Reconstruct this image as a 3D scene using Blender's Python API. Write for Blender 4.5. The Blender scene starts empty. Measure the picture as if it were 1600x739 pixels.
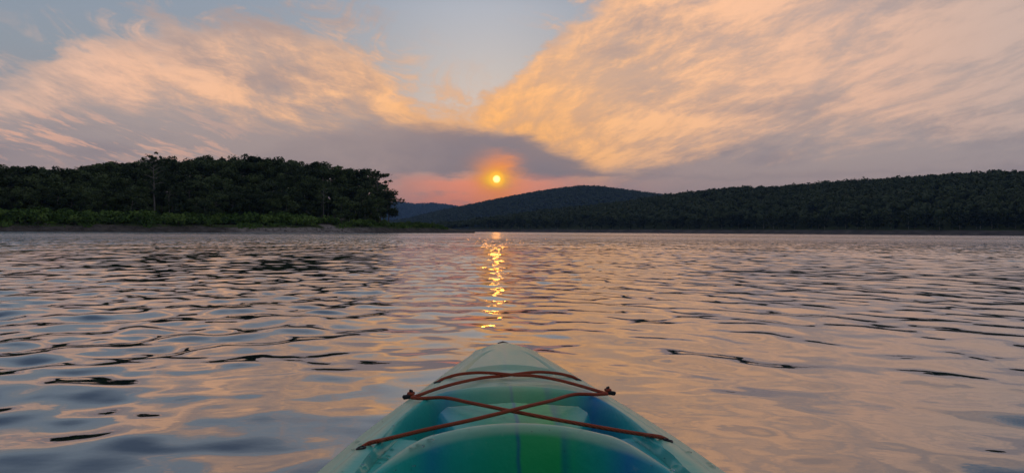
import bpy, bmesh, math, random
import numpy as np
from mathutils import Vector, Matrix

# ------------------------------------------------------------------ camera, sky, sun, exposure
scene = bpy.context.scene
C = scene.collection
R = math.radians
F = 1142.0                     # focal length in photograph pixels (1600 wide)
CAM_H = 0.70
PITCH = -math.atan(7.5 / F)    # looking a little below the horizon
ROLL = R(0.34)                 # the far shore drops a touch to the right

cam_d = bpy.data.cameras.new('camera')
cam_d.sensor_fit = 'HORIZONTAL'
cam_d.sensor_width = 36.0
cam_d.lens = 36.0 * F / 1600.0
cam_d.clip_start = 0.05
cam_d.clip_end = 40000
cam = bpy.data.objects.new('camera', cam_d)
C.objects.link(cam)
cam.matrix_world = (Matrix.Translation((0, 0, CAM_H)) @ Matrix.Rotation(R(90) + PITCH, 4, 'X')
                    @ Matrix.Rotation(ROLL, 4, 'Z'))
scene.camera = cam
CAM_M = cam.matrix_world.to_3x3()

def ray(px, py):
    """direction in the world towards a point of the photograph"""
    return (CAM_M @ Vector(((px - 800) / F, (369.5 - py) / F, -1.0))).normalized()
def azel(px, py):
    d = ray(px, py)
    return math.degrees(math.atan2(d.x, d.y)), math.degrees(math.asin(d.z))
def top_at(px, py, dist):
    """x, y and z of a sight line at a ground distance"""
    d = ray(px, py); k = dist / math.hypot(d.x, d.y)
    return d.x * k, d.y * k, CAM_H + d.z * k

SUN_AZ, SUN_EL = azel(776, 280)

scene.view_settings.view_transform = 'Standard'
scene.view_settings.look = 'None'
scene.view_settings.exposure = 0.28
scene.view_settings.gamma = 1.0
scene.view_settings.use_curve_mapping = False
scene.render.engine = 'CYCLES'
scene.cycles.max_bounces = 6
scene.cycles.diffuse_bounces = 2
scene.cycles.glossy_bounces = 3
scene.cycles.transmission_bounces = 3
scene.cycles.transparent_max_bounces = 8
scene.cycles.volume_bounces = 0
scene.cycles.use_denoising = True
scene.cycles.use_adaptive_sampling = True
scene.cycles.adaptive_threshold = 0.015
scene.cycles.sample_clamp_indirect = 6.0

sun_dir = Vector((math.sin(R(SUN_AZ)) * math.cos(R(SUN_EL)), math.cos(R(SUN_AZ)) * math.cos(R(SUN_EL)), math.sin(R(SUN_EL))))
sun_d = bpy.data.lights.new('sun', 'SUN')
sun_d.energy = 0.004            # a sun low in thick haze
sun_d.angle = R(0.55)
sun_d.color = (1.0, 0.36, 0.05)
sun = bpy.data.objects.new('sun', sun_d)
C.objects.link(sun)
sun.rotation_euler = (-sun_dir).to_track_quat('-Z', 'Y').to_euler()
sun.location = (0, 0, 300)

# -------- a small expression builder for shader nodes
class X:
    """a socket of a node tree that can be used in arithmetic"""
    def __init__(s, nt, sock): s.nt, s.k = nt, sock
    def _m(s, op, *a):
        n = s.nt.nodes.new('ShaderNodeMath'); n.operation = op
        for i, v in enumerate((s,) + a):
            if isinstance(v, X): s.nt.links.new(v.k, n.inputs[i])
            else: n.inputs[i].default_value = float(v)
        return X(s.nt, n.outputs[0])
    def __add__(s, o): return s._m('ADD', o)
    __radd__ = __add__
    def __mul__(s, o): return s._m('MULTIPLY', o)
    __rmul__ = __mul__
    def __sub__(s, o): return s._m('SUBTRACT', o)
    def __rsub__(s, o): return (s * -1.0) + o
    def __truediv__(s, o): return s._m('DIVIDE', o)
    def __neg__(s): return s * -1.0
    def mx(s, o): return s._m('MAXIMUM', o)
    def mn(s, o): return s._m('MINIMUM', o)
    def pw(s, o): return s._m('POWER', o)
    def exp(s): return s._m('EXPONENT')
    def abs(s): return s._m('ABSOLUTE')
    def ss(s, a, b):
        n = s.nt.nodes.new('ShaderNodeMapRange'); n.interpolation_type = 'SMOOTHSTEP'
        s.nt.links.new(s.k, n.inputs['Value'])
        for nm, v in (('From Min', a), ('From Max', b)):
            if isinstance(v, X): s.nt.links.new(v.k, n.inputs[nm])
            else: n.inputs[nm].default_value = v
        return X(s.nt, n.outputs[0])
    def gauss(s, c, w): 
        d = (s - c) * (1.0 / w)
        return (d * d * -1.0).exp()
    def curve(s, pts, x0, x1, y0, y1):
        """a smooth curve through pts, looked up at this value"""
        t = ((s - x0) * (1.0 / (x1 - x0))).mx(0).mn(1)
        n = s.nt.nodes.new('ShaderNodeFloatCurve'); cv = n.mapping.curves[0]
        P = sorted([((px - x0) / (x1 - x0), (py - y0) / (y1 - y0)) for px, py in pts])
        if P[0][0] > 0: P.insert(0, (0, P[0][1]))
        if P[-1][0] < 1: P.append((1, P[-1][1]))
        while len(cv.points) < len(P): cv.points.new(0.5, 0.5)
        for p, q in zip(cv.points, P): p.location = q; p.handle_type = 'AUTO_CLAMPED'
        n.mapping.use_clip = False; n.mapping.update()
        s.nt.links.new(t.k, n.inputs['Value'])
        return X(s.nt, n.outputs[0]) * (y1 - y0) + y0
def vec(nt, x, y, z=0.0):
    n = nt.nodes.new('ShaderNodeCombineXYZ')
    for i, v in enumerate((x, y, z)):
        if isinstance(v, X): nt.links.new(v.k, n.inputs[i])
        else: n.inputs[i].default_value = v
    return n.outputs[0]
def noise(nt, v, scale, detail=4, rough=0.55, dist=0.0, lac=2.0):
    n = nt.nodes.new('ShaderNodeTexNoise')
    n.inputs['Scale'].default_value = scale; n.inputs['Detail'].default_value = detail
    n.inputs['Roughness'].default_value = rough; n.inputs['Distortion'].default_value = dist
    n.inputs['Lacunarity'].default_value = lac
    if v is not None: nt.links.new(v, n.inputs['Vector'])
    return X(nt, n.outputs['Fac'])
def col_mix(nt, f, a, b, mode='MIX'):
    n = nt.nodes.new('ShaderNodeMix'); n.data_type = 'RGBA'; n.blend_type = mode; n.clamp_factor = True
    ia, ib = n.inputs[6], n.inputs[7]
    if isinstance(f, X): nt.links.new(f.k, n.inputs[0])
    else: n.inputs[0].default_value = f
    for s_, v in ((ia, a), (ib, b)):
        if isinstance(v, (tuple, list)): s_.default_value = (*v[:3], 1)
        else: nt.links.new(v, s_)
    return n.outputs[2]
def ramp(nt, f, stops, x0=0.0, x1=1.0):
    t = ((f - x0) * (1.0 / (x1 - x0)))
    n = nt.nodes.new('ShaderNodeValToRGB'); cr = n.color_ramp
    while len(cr.elements) < len(stops): cr.elements.new(0.5)
    for e, (p, c) in zip(cr.elements, stops):
        e.position = (p - x0) / (x1 - x0); e.color = (*c, 1)
    nt.links.new(t.k, n.inputs[0])
    return n.outputs[0]
def srgb(r, g, b):
    f = lambda c: (c / 255 / 12.92) if c / 255 <= 0.04045 else ((c / 255 + 0.055) / 1.055) ** 2.4
    return (f(r), f(g), f(b))

# ------------------------------------------------------------------ the sky
world = bpy.data.worlds.new('World'); scene.world = world; world.use_nodes = True
def build_sky():
    nt = world.node_tree; nt.nodes.clear()
    out = nt.nodes.new('ShaderNodeOutputWorld'); bg = nt.nodes.new('ShaderNodeBackground')
    bg.inputs['Strength'].default_value = 0.1
    nt.links.new(bg.outputs[0], out.inputs[0])
    sky = nt.nodes.new('ShaderNodeTexSky'); sky.sky_type = 'NISHITA'; sky.sun_disc = False
    sky.sun_elevation = R(SUN_EL); sky.sun_rotation = R(SUN_AZ)
    sky.dust_density = 4.0; sky.air_density = 1.2; sky.ozone_density = 2.0
    def sky_noise(x, y, seed, *a):
        f = noise(nt, vec(nt, x + seed * 13.7, y + seed * 7.3), *a)
        f.k.node.noise_dimensions = '2D'
        return f
    tc = nt.nodes.new('ShaderNodeTexCoord')
    sp = nt.nodes.new('ShaderNodeSeparateXYZ'); nt.links.new(tc.outputs['Generated'], sp.inputs[0])
    dx, dy, dz0 = (X(nt, o) for o in sp.outputs)
    dz = dz0.mx(0.0)
    deg = 180 / math.pi
    A = dx._m('ARCTAN2', dy) * deg
    E = dz._m('ARCSINE') * deg
    # angle from the sun, in degrees
    dot = (dx * sun_dir.x + dy * sun_dir.y + dz * sun_dir.z).mn(1.0)
    TH = dot._m('ARCCOSINE') * deg
    # the cloud sheet overhead, seen in perspective: streaks that run towards the sun
    k = dz + 0.10
    U, V = dx / k, dy / k
    warp = sky_noise(U, V * 0.6, 3.1, 0.8, 2, 0.45) - 0.5
    warp2 = sky_noise(U, V * 0.6, 9.7, 0.8, 2, 0.45) - 0.5
    Uw, Vw = U + warp * 0.60, V + warp2 * 0.8
    streak = sky_noise(Uw * 1.0 + Vw * 0.16, Vw * 0.42, 1.0, 2.6, 7, 0.62, 0.1)       # long brushed fibres
    fibre = sky_noise(Uw * 1.0 + Vw * 0.10, Vw * 0.24, 5.0, 6.5, 6, 0.68, 0.1)
    mass = sky_noise(Uw, Vw * 0.5, 7.0, 1.1, 4, 0.5)                                    # broad thick and thin
    # ragged look-up position for the shapes of the big cloud banks
    a1 = sky_noise(A * 0.10, E * 0.22, 2.0, 1.0, 5, 0.62) - 0.5
    a2 = sky_noise(A * 0.10, E * 0.22, 12.0, 1.0, 5, 0.62) - 0.5
    curl = sky_noise(A * 0.16, E * 0.30, 31.0, 1.0, 5, 0.68, 0.8)
    dA = A - SUN_AZ
    slant = E - dA.abs() * 0.24
    mott = sky_noise(dA * 0.075 + a1 * 0.30, slant * 0.26 + a2 * 0.35, 17.0, 1.0, 9, 0.70, 0.1)      # feathery, patchy cirrus
    Aw = A + a1 * 7.0
    hi = E.ss(4.0, 10.0)
    Ew = E + a2 * 3.0 + ((mott - 0.5) * 8.0 + (streak - 0.5) * 3.0 + (fibre - 0.5) * 2.0) * hi
    Es = E + (a2 * 2.0 + (mott - 0.5) * 7.0 + (streak - 0.5) * 1.5) * (0.35 + 0.65 * TH.ss(6.0, 14.0))
    pts = lambda L: [azel(*p) for p in L]
    cv = lambda a, L: a.curve(pts(L), -60, 60, -5, 45)
    # upper edge of the banks: a left bank, a gap of clear sky over the sun, a right bank that runs out of the top
    top = cv(Aw, [(-350, 190), (-150, 165), (0, 135), (70, 100), (130, 55), (200, 44), (280, 44), (400, 40), (490, 62), (570, 98), (640, 140), (690, 172),
                  (735, 178), (775, 150), (815, 118), (850, 75), (890, 40), (945, -10), (1010, -65), (1110, -105), (1280, -125), (1500, -110), (1900, -60)])
    edge = Ew - top
    bank = edge.ss(0.9, -1.3)
    # wisps torn off above the banks
    wisp = (mott * 0.4 + curl * 0.6).ss(0.49, 0.64) * edge.ss(6.5, 0.3) * 0.60
    bank = bank + (1.0 - bank) * wisp
    # elsewhere: a broken sheet all round, with cover added overhead to brighten the deck
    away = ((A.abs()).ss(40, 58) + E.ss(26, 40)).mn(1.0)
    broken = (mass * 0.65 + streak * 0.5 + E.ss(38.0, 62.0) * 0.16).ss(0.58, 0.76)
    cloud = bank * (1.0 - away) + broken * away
    thin = (mott * 0.6 + fibre * 0.4).ss(0.34, 0.58)
    cloud = cloud * (0.70 + 0.30 * thin)
    # lower edge of the lit part
    low = cv(Aw, [(-400, 250), (0, 225), (60, 196), (140, 172), (260, 172), (380, 180), (470, 190), (560, 196), (650, 204), (720, 214), (790, 224), (850, 248), (930, 276),
                  (1000, 268), (1080, 250), (1180, 238), (1300, 225), (1450, 205), (1600, 190), (2000, 180)])
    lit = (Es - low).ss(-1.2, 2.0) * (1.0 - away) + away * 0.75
    dapple = (mott * 0.55 + streak * 0.22 + fibre * 0.23).ss(0.41, 0.58)
    near = TH.ss(15.0, 6.0)
    lit = lit * (0.54 + 0.28 * near + (0.46 - 0.28 * near) * dapple)
    lit = lit * (1.0 - 0.30 * A.ss(12.0, 32.0))
    # a few long low streaks that catch the light on the left
    low_l = fibre.ss(0.50, 0.64) * E.gauss(6.2, 1.7) * A.ss(-17, -25) * (1.0 - A.ss(-50, -70)) * 0.8
    # darker shadowed patches
    shade = (mass * 0.5 + (sky_noise(A * 0.05, E * 0.20, 21.0, 1.3, 6, 0.62)) * 0.5 + (mott - 0.5) * -0.30).ss(0.49, 0.70)
    # colours
    clear = ramp(nt, E, [(0, srgb(178, 150, 150)), (4, srgb(168, 150, 155)), (8, srgb(154, 151, 157)), (12, srgb(145, 154, 165)), (17, srgb(138, 153, 171)),
                         (24, srgb(84, 102, 128)), (36, srgb(59, 77, 103)), (60, srgb(62, 81, 110)), (90, srgb(62, 82, 112))], 0, 90)
    sk = nt.nodes.new('ShaderNodeVectorMath'); sk.operation = 'SCALE'; sk.inputs['Scale'].default_value = 0.1
    nt.links.new(sky.outputs[0], sk.inputs[0])
    clear = col_mix(nt, 0.12, clear, sk.outputs[0])
    def scaled(c_, f):
        g = nt.nodes.new('ShaderNodeVectorMath'); g.operation = 'SCALE'
        nt.links.new(c_, g.inputs[0]); nt.links.new(f.k, g.inputs['Scale']); return g.outputs[0]
    clear = scaled(clear, (A.gauss(SUN_AZ - 1.5, 9.0) * 0.22 + 0.95) * (1.0 - 0.35 * TH.ss(35.0, 125.0)))
    peach = ramp(nt, TH, [(0, srgb(255, 180, 92)), (6, srgb(254, 186, 116)), (11, srgb(248, 188, 134)), (20, srgb(240, 186, 146)), (28, srgb(234, 185, 154)), (36, srgb(208, 177, 160)),
                          (60, srgb(186, 163, 156)), (120, srgb(154, 146, 150))], 0, 120)
    peach = scaled(peach, 0.92 + (fibre * 0.5 + mott * 0.5).ss(0.36, 0.64) * 0.13)
    grey = ramp(nt, TH, [(0, srgb(160, 135, 130)), (10, srgb(162, 143, 138)), (25, srgb(170, 153, 147)), (60, srgb(154, 147, 150)), (120, srgb(138, 137, 146))], 0, 120)
    dark = ramp(nt, TH, [(0, srgb(132, 122, 128)), (50, srgb(128, 122, 130)), (120, srgb(124, 124, 133))], 0, 120)
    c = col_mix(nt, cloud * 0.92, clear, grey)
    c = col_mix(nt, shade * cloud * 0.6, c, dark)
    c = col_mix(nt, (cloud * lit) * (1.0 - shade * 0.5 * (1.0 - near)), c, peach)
    c = col_mix(nt, low_l, c, srgb(228, 176, 150))
    # rose band along the horizon and the orange glow round the sun
    c = col_mix(nt, E.gauss(0.0, 3.0) * TH.ss(95.0, 40.0) * 0.45, c, srgb(190, 152, 148))
    nz = sky_noise(A * 0.30, E * 1.1, 4.0, 1.0, 6, 0.62) - 0.5
    # the grey bar of cloud that hangs over the sun
    Ab = A + a1 * 2.0 + (streak - 0.5) * 0.8
    Eb = E + a2 * 0.7 + nz * 1.5
    cb = lambda L: Ab.curve(pts(L), -30, 30, -5, 25)
    up = cb([(330, 268), (420, 232), (500, 205), (580, 196), (680, 197), (760, 206), (830, 212), (870, 236), (920, 258), (975, 272), (1050, 279)])
    dn = cb([(330, 270), (420, 272), (500, 276), (600, 276), (690, 273), (800, 276), (850, 284), (900, 282), (970, 277), (1050, 280)])
    bar = (Eb - up).ss(0.5, -0.7) * (Eb - dn).ss(-0.3, 0.3)
    c = col_mix(nt, bar * (0.25 + 0.65 * A.ss(-13.0, -3.0)), c, srgb(137, 125, 128))
    # the light under and through it: rose along the hills, orange in the rift above the sun
    rose = dz0.ss(-0.04, 0.0) * (A - SUN_AZ + 0.6 + a1 * 3).gauss(0.0, 6.6) * (E + nz * 0.8).ss(4.7, 3.6) * (1.0 - (nz.ss(0.02, 0.2)) * 0.45)
    c = col_mix(nt, rose, c, srgb(253, 152, 112))
    rift = (A - SUN_AZ + nz * 2.2 - 0.1).gauss(0.0, 1.5) * (E + nz * 1.6).ss(6.9, 4.6) * (E - 2.0).ss(-1.5, 0.5)
    c = col_mix(nt, rift * 0.9, c, srgb(255, 150, 78))
    # aureole and disc
    au = (A + nz * 1.6 - SUN_AZ + 0.15).gauss(0.0, 1.55) * (E + nz * 1.0 - SUN_EL - 0.05).gauss(0.0, 0.95)
    c = col_mix(nt, au * 0.95, c, srgb(255, 158, 50))
    au2 = (A - SUN_AZ + nz * 0.7).gauss(0.0, 0.80) * (E - SUN_EL + nz * 0.5).gauss(0.0, 0.52)
    c = col_mix(nt, (au2 * 1.3).mn(1.0), c, (1.15, 0.62, 0.015))
    c = col_mix(nt, TH.ss(0.75, 0.24), c, (1.5, 0.66, 0.02))
    c = col_mix(nt, TH.ss(0.36, 0.14), c, (4.2, 2.1, 0.60))
    sc = nt.nodes.new('ShaderNodeVectorMath'); sc.operation = 'SCALE'; sc.inputs['Scale'].default_value = 10.0
    nt.links.new(c, sc.inputs[0]); nt.links.new(sc.outputs[0], bg.inputs['Color'])
    world.cycles.sampling_method = 'MANUAL'; world.cycles.sample_map_resolution = 1024
build_sky()

# ------------------------------------------------------------------ helpers
def material(name, base=(0.5, 0.5, 0.5), rough=0.6, spec=0.5, ior=1.45):
    m = bpy.data.materials.new(name); m.use_nodes = True
    b = m.node_tree.nodes['Principled BSDF']
    b.inputs['Base Color'].default_value = (*base, 1); b.inputs['Roughness'].default_value = rough
    b.inputs['Specular IOR Level'].default_value = spec; b.inputs['IOR'].default_value = ior
    return m, m.node_tree, b
def mesh_np(name, verts, faces, smooth=False):
    """faces: an (n,3) or (n,4) array, or a list of such arrays"""
    me = bpy.data.meshes.new(name)
    if not isinstance(faces, list): faces = [faces]
    faces = [np.asarray(f, dtype=np.int32) for f in faces if len(f)]
    verts = np.asarray(verts, dtype=np.float32)
    me.vertices.add(len(verts)); me.vertices.foreach_set('co', verts.ravel())
    nl = sum(f.size for f in faces); npoly = sum(len(f) for f in faces)
    me.loops.add(nl); me.polygons.add(npoly)
    me.loops.foreach_set('vertex_index', np.concatenate([f.ravel() for f in faces]))
    tot = np.concatenate([np.full(len(f), f.shape[1], np.int32) for f in faces])
    st = np.concatenate([[0], np.cumsum(tot)[:-1]]).astype(np.int32)
    me.polygons.foreach_set('loop_start', st); me.polygons.foreach_set('loop_total', tot)
    if smooth: me.polygons.foreach_set('use_smooth', np.ones(npoly, bool))
    me.update(calc_edges=True)
    return me
def obj(name, me, mat, parent=None, loc=(0, 0, 0)):
    if mat is not None and not me.materials: me.materials.append(mat)
    o = bpy.data.objects.new(name, me); C.objects.link(o); o.location = loc
    if parent: o.parent = parent
    return o
def tag(o, label=None, cat=None, group=None, kind=None):
    for k_, v in (('label', label), ('category', cat), ('group', group), ('kind', kind)):
        if v: o[k_] = v
    return o
def grid_faces(nr, nc, wrap=False):
    r = np.arange(nr - 1)[:, None]; c = np.arange(nc if wrap else nc - 1)[None, :]
    c2 = (c + 1) % nc
    return np.stack([r * nc + c, r * nc + c2, (r + 1) * nc + c2, (r + 1) * nc + c], -1).reshape(-1, 4)
def sst(a, b, x):
    t = np.clip((x - a) / (b - a), 0, 1); return t * t * (3 - 2 * t)
def vnoise(x, y, seed=0):
    """smooth value noise, about -1..1"""
    def h(i, j):
        n = np.sin(i * 127.1 + j * 311.7 + seed * 74.7) * 43758.5453
        return (n - np.floor(n)) * 2 - 1
    xi, yi = np.floor(x), np.floor(y); fx, fy = x - xi, y - yi
    fx = fx * fx * (3 - 2 * fx); fy = fy * fy * (3 - 2 * fy)
    return (h(xi, yi) * (1 - fx) + h(xi + 1, yi) * fx) * (1 - fy) + (h(xi, yi + 1) * (1 - fx) + h(xi + 1, yi + 1) * fx) * fy
def fbm(x, y, seed=0, o=4):
    s, a = 0, 1.0
    for i in range(o): s = s + a * vnoise(x, y, seed + i); x, y, a = x * 2.03, y * 2.03, a * 0.5
    return s

# ------------------------------------------------------------------ the lake
def build_water():
    rng = np.random.default_rng(11)
    front = np.linspace(-48, 48, 640); rest = np.linspace(48, 312, 60)[1:-1]
    th = np.radians(np.concatenate([front, rest])); nc = len(th)
    r = np.concatenate([np.geomspace(0.35, 1.2, 24)[:-1], np.geomspace(1.2, 8, 330)[:-1], np.geomspace(8, 95, 640)[:-1], np.geomspace(95, 9000, 70)]); nr = len(r)
    RR, TT = np.meshgrid(r, th, indexing='ij')
    x, y = RR * np.sin(TT), RR * np.cos(TT)
    dr = np.gradient(r)[:, None]
    isf = (np.arange(nc) < len(front))[None, :]
    ds = np.where(isf, np.maximum(dr, RR * R(96 / 640)), np.maximum(dr, RR * R(3.4)))
    z = np.zeros_like(x)
    # patches where the breeze is stronger and slacker
    gust = np.clip(0.85 + 0.30 * fbm(x * 0.22, y * 0.11, 5, 3), 0.35, 1.5)
    side_r = sst(-0.3, 1.6, x) ; side_l = sst(0.3, -1.6, x)
    calm = (0.80 + 0.30 * sst(2.8, 9.0, RR)) * (1 - 0.48 * sst(-0.5, -4, x) * sst(5, 11, RR)) + 0.55 * sst(26.0, 50.0, RR)     # glassy in the lee of the boat
    def comp(lam, ang, slope, gate):
        kk = 2 * math.pi / lam
        ph = rng.uniform(0, 6.283)
        fade = sst(3.0, 6.5, lam / ds)
        wob = 1.2 * np.sin(0.33 * kk * (x * math.sin(ang * 1.7 + ph) + y * math.cos(ang * 2.3 + ph)) + ph * 3)
        return fade * gate * (slope / kk) * np.sin(kk * (x * math.sin(ang) + y * math.cos(ang)) + wob + ph)
    n = 64
    for i in range(n):                               # wind chop, from ahead, widely spread
        lam = 0.15 * (2.2 / 0.15) ** (i / (n - 1)) * rng.uniform(0.93, 1.07)
        ang = rng.normal(0.10, 1.0)
        sl = 0.0190 * math.exp(-0.5 * ((math.log(lam / 0.48)) / 0.70) ** 2)
        z += comp(lam, ang, sl, gust * calm * (0.75 + 0.25 * side_l))
    for i in range(16):                              # the boat's own bow waves, trailing to both sides
        lam = rng.uniform(0.32, 0.95)
        a = rng.normal(R(47), R(9)); 
        z += comp(lam, a, 0.0165, side_r * gust)
        z += comp(lam * 1.2, -rng.normal(R(42), R(13)), 0.008, side_l * gust)
    for i in range(16):                              # fine ripple riding on it close by
        z += comp(rng.uniform(0.10, 0.24), rng.uniform(-1.6, 1.6), 0.0052, gust * (0.6 + 0.4 * sst(2.5, 5.0, RR)))
    for i in range(8):                               # slow swell
        z += comp(rng.uniform(1.8, 4.0), rng.normal(0.2, 0.7), 0.004, 1.0)
    verts = np.stack([x, y, z], -1).reshape(-1, 3)
    f = grid_faces(nr, nc, True)[:, ::-1]
    cidx = len(verts); verts = np.vstack([verts, [[0, 0, 0]]])
    i0 = np.arange(nc); fan = np.stack([np.full(nc, cidx), (i0 + 1) % nc, i0], -1)
    me = mesh_np('lake', verts, [f, fan], True)
    m, nt, b = material('lake_water', (0.010, 0.020, 0.026), 0.03, 0.5, 1.70)
    geo = nt.nodes.new('ShaderNodeNewGeometry')
    sp = nt.nodes.new('ShaderNodeSeparateXYZ'); nt.links.new(geo.outputs['Position'], sp.inputs[0])
    px, py = X(nt, sp.outputs[0]), X(nt, sp.outputs[1])
    d = (px * px + py * py).pw(0.5)
    # fine wind ripple: too small for the sheet, stronger out on the open lake
    far = d.ss(26.0, 110.0)
    slick = 1.0 - 0.55 * (d + noise(nt, vec(nt, px * 0.02, py * 0.01, 3.0), 1.0, 2) * 30.0).gauss(160.0, 24.0)
    n1 = noise(nt, vec(nt, px * 1.0, py * 1.5, 0.0), 1.5, 4, 0.6)
    n2 = noise(nt, vec(nt, px, py * 1.3, 4.0), 5.0, 3, 0.55)
    h = n1 * 0.15 * far * slick + n2 * (0.0010 + 0.0145 * far * slick)
    n3 = noise(nt, vec(nt, px * 0.42, py * 0.13, 8.0), 1.0, 4, 0.65)
    h = h + n3 * 1.3 * d.ss(16.0, 60.0) * slick
    rg = 0.006 + 0.17 * far * slick
    nt.links.new(rg.k, b.inputs['Roughness'])
    gl = nt.nodes.new('ShaderNodeBsdfGlossy'); gl.inputs['Color'].default_value = (0.92, 0.92, 0.92, 1); nt.links.new(rg.k, gl.inputs['Roughness'])
    mxs = nt.nodes.new('ShaderNodeMixShader'); nt.links.new((0.26 + 0.50 * d.ss(12.0, 60.0)).k, mxs.inputs[0])
    nt.links.new(b.outputs[0], mxs.inputs[1]); nt.links.new(gl.outputs[0], mxs.inputs[2])
    nt.links.new(mxs.outputs[0], nt.nodes['Material Output'].inputs['Surface'])
    bp = nt.nodes.new('ShaderNodeBump'); bp.inputs['Strength'].default_value = 1.0; bp.inputs['Distance'].default_value = 1.0
    nt.links.new(h.k, bp.inputs['Height']); nt.links.new(bp.outputs[0], b.inputs['Normal']); nt.links.new(bp.outputs[0], gl.inputs['Normal'])
    o = obj('lake_water', me, m); tag(o, 'rippled lake water reflecting the sunset clouds', 'water', kind='structure')
build_water()

# ------------------------------------------------------------------ land
def earth_mat(name, stops, scale=0.25, bump=0.4):
    m, nt, b = material(name, (0.1, 0.1, 0.1), 0.95, 0.2)
    geo = nt.nodes.new('ShaderNodeNewGeometry')
    n1 = noise(nt, geo.outputs['Position'], scale, 6, 0.65)
    nt.links.new(ramp(nt, n1, stops, 0.3, 0.7), b.inputs['Base Color'])
    bp = nt.nodes.new('ShaderNodeBump'); bp.inputs['Strength'].default_value = bump; bp.inputs['Distance'].default_value = 0.5
    nt.links.new(n1.k, bp.inputs['Height']); nt.links.new(bp.outputs[0], b.inputs['Normal'])
    return m
M_bank = earth_mat('drawdown_bank', [(0.3, (0.10, 0.085, 0.075)), (0.5, (0.17, 0.15, 0.135)), (0.7, (0.24, 0.215, 0.195))], 0.5)
M_farbank = earth_mat('far_bank', [(0.3, (0.045, 0.045, 0.042)), (0.5, (0.085, 0.082, 0.075)), (0.7, (0.13, 0.12, 0.11))], 0.12)
M_floor = earth_mat('forest_floor', [(0.3, (0.02, 0.03, 0.015)), (0.5, (0.03, 0.045, 0.02)), (0.7, (0.045, 0.06, 0.025))], 0.3)
M_turf = earth_mat('shore_turf', [(0.3, (0.03, 0.06, 0.015)), (0.5, (0.05, 0.10, 0.022)), (0.7, (0.085, 0.13, 0.035))], 0.3)

def leaf_mat(name, lo, hi, trans=0.25):
    m, nt, b = material(name, lo, 0.75, 0.25)
    oi = nt.nodes.new('ShaderNodeObjectInfo'); geo = nt.nodes.new('ShaderNodeNewGeometry')
    n1 = noise(nt, geo.outputs['Position'], 0.35, 3, 0.6)
    n0 = noise(nt, geo.outputs['Position'], 0.06, 3, 0.6)
    f = (n1 - 0.5) * 1.4 + (n0 - 0.5) * 1.6 + (X(nt, oi.outputs['Random']) - 0.5) * 1.5 + 0.45
    nt.links.new(ramp(nt, f, [(0.0, lo), (1.0, hi)]), b.inputs['Base Color'])
    return m
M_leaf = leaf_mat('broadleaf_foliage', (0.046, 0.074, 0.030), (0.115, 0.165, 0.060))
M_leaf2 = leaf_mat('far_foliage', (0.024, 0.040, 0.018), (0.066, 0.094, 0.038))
M_shrub = leaf_mat('shrub_foliage', (0.075, 0.150, 0.028), (0.160, 0.260, 0.055))
M_bark = material('grey_bark', (0.20, 0.18, 0.155), 0.9, 0.2)[0]
M_pale = material('bleached_bark', (0.30, 0.275, 0.24), 0.9, 0.2)[0]

def tube_np(path, radii, seg=6):
    path = np.asarray(path, float); n = len(path)
    V = []
    t = np.gradient(path, axis=0); t /= np.linalg.norm(t, axis=1, keepdims=True) + 1e-9
    ref = np.array([0.0, 0.0, 1.0]) if abs(t[0][2]) < 0.9 else np.array([1.0, 0, 0])
    a = np.cross(t[0], ref); a /= np.linalg.norm(a)
    for i in range(n):
        a = a - t[i] * np.dot(a, t[i]); a /= np.linalg.norm(a) + 1e-9
        b = np.cross(t[i], a)
        for s in range(seg):
            q = 2 * math.pi * s / seg
            V.append(path[i] + radii[i] * (a * math.cos(q) + b * math.sin(q)))
    f = grid_faces(n, seg, True)
    V = np.array(V)
    caps = np.array([[i * 1 for i in (0, 1, 2)]])
    e0 = np.array([[0, s, s + 1] for s in range(1, seg - 1)])[:, ::-1]
    e1 = np.array([[0, s, s + 1] for s in range(1, seg - 1)]) + (n - 1) * seg
    return V, [f, e0, e1]
class Parts:
    """collects shapes that belong to one mesh"""
    def __init__(s): s.v, s.f, s.n = [], {}, 0
    def add(s, V, F_):
        for f in (F_ if isinstance(F_, list) else [F_]):
            f = np.asarray(f)
            if len(f): s.f.setdefault(f.shape[1], []).append(f + s.n)
        s.v.append(np.asarray(V, float)); s.n += len(V)
        return s
    def mesh(s, name, smooth=False): return mesh_np(name, np.vstack(s.v), [np.vstack(a) for a in s.f.values()], smooth)

def leaf_cloud(rng, centers, radii, n, size, flat=0.85, loose=False):
    """n leaf sprays (bent quads) on and in a set of clumps"""
    w = np.array(radii) ** 2; ci = rng.choice(len(centers), n, p=w / w.sum())
    d = rng.normal(size=(n, 3)); d /= np.linalg.norm(d, axis=1, keepdims=True)
    rad = np.array(radii)[ci] * (rng.uniform(0.55, 1.08, n) if not loose else np.abs(rng.normal(0, 0.8, n)))
    p = np.array(centers)[ci] + d * rad[:, None] * np.array([1, 1, flat])
    nrm = d + rng.normal(scale=0.6, size=(n, 3)); nrm /= np.linalg.norm(nrm, axis=1, keepdims=True)
    a = np.cross(nrm, rng.normal(size=(n, 3))); a /= np.linalg.norm(a, axis=1, keepdims=True) + 1e-9
    b = np.cross(nrm, a)
    s = size * rng.uniform(0.55, 1.35, n)[:, None]
    q = np.stack([p - a * s, p + b * s * 0.6 - nrm * s * 0.2, p + a * s, p - b * s * 0.6 + nrm * s * 0.15], 1)
    return q.reshape(-1, 3), np.arange(4 * n).reshape(-1, 4)

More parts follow.
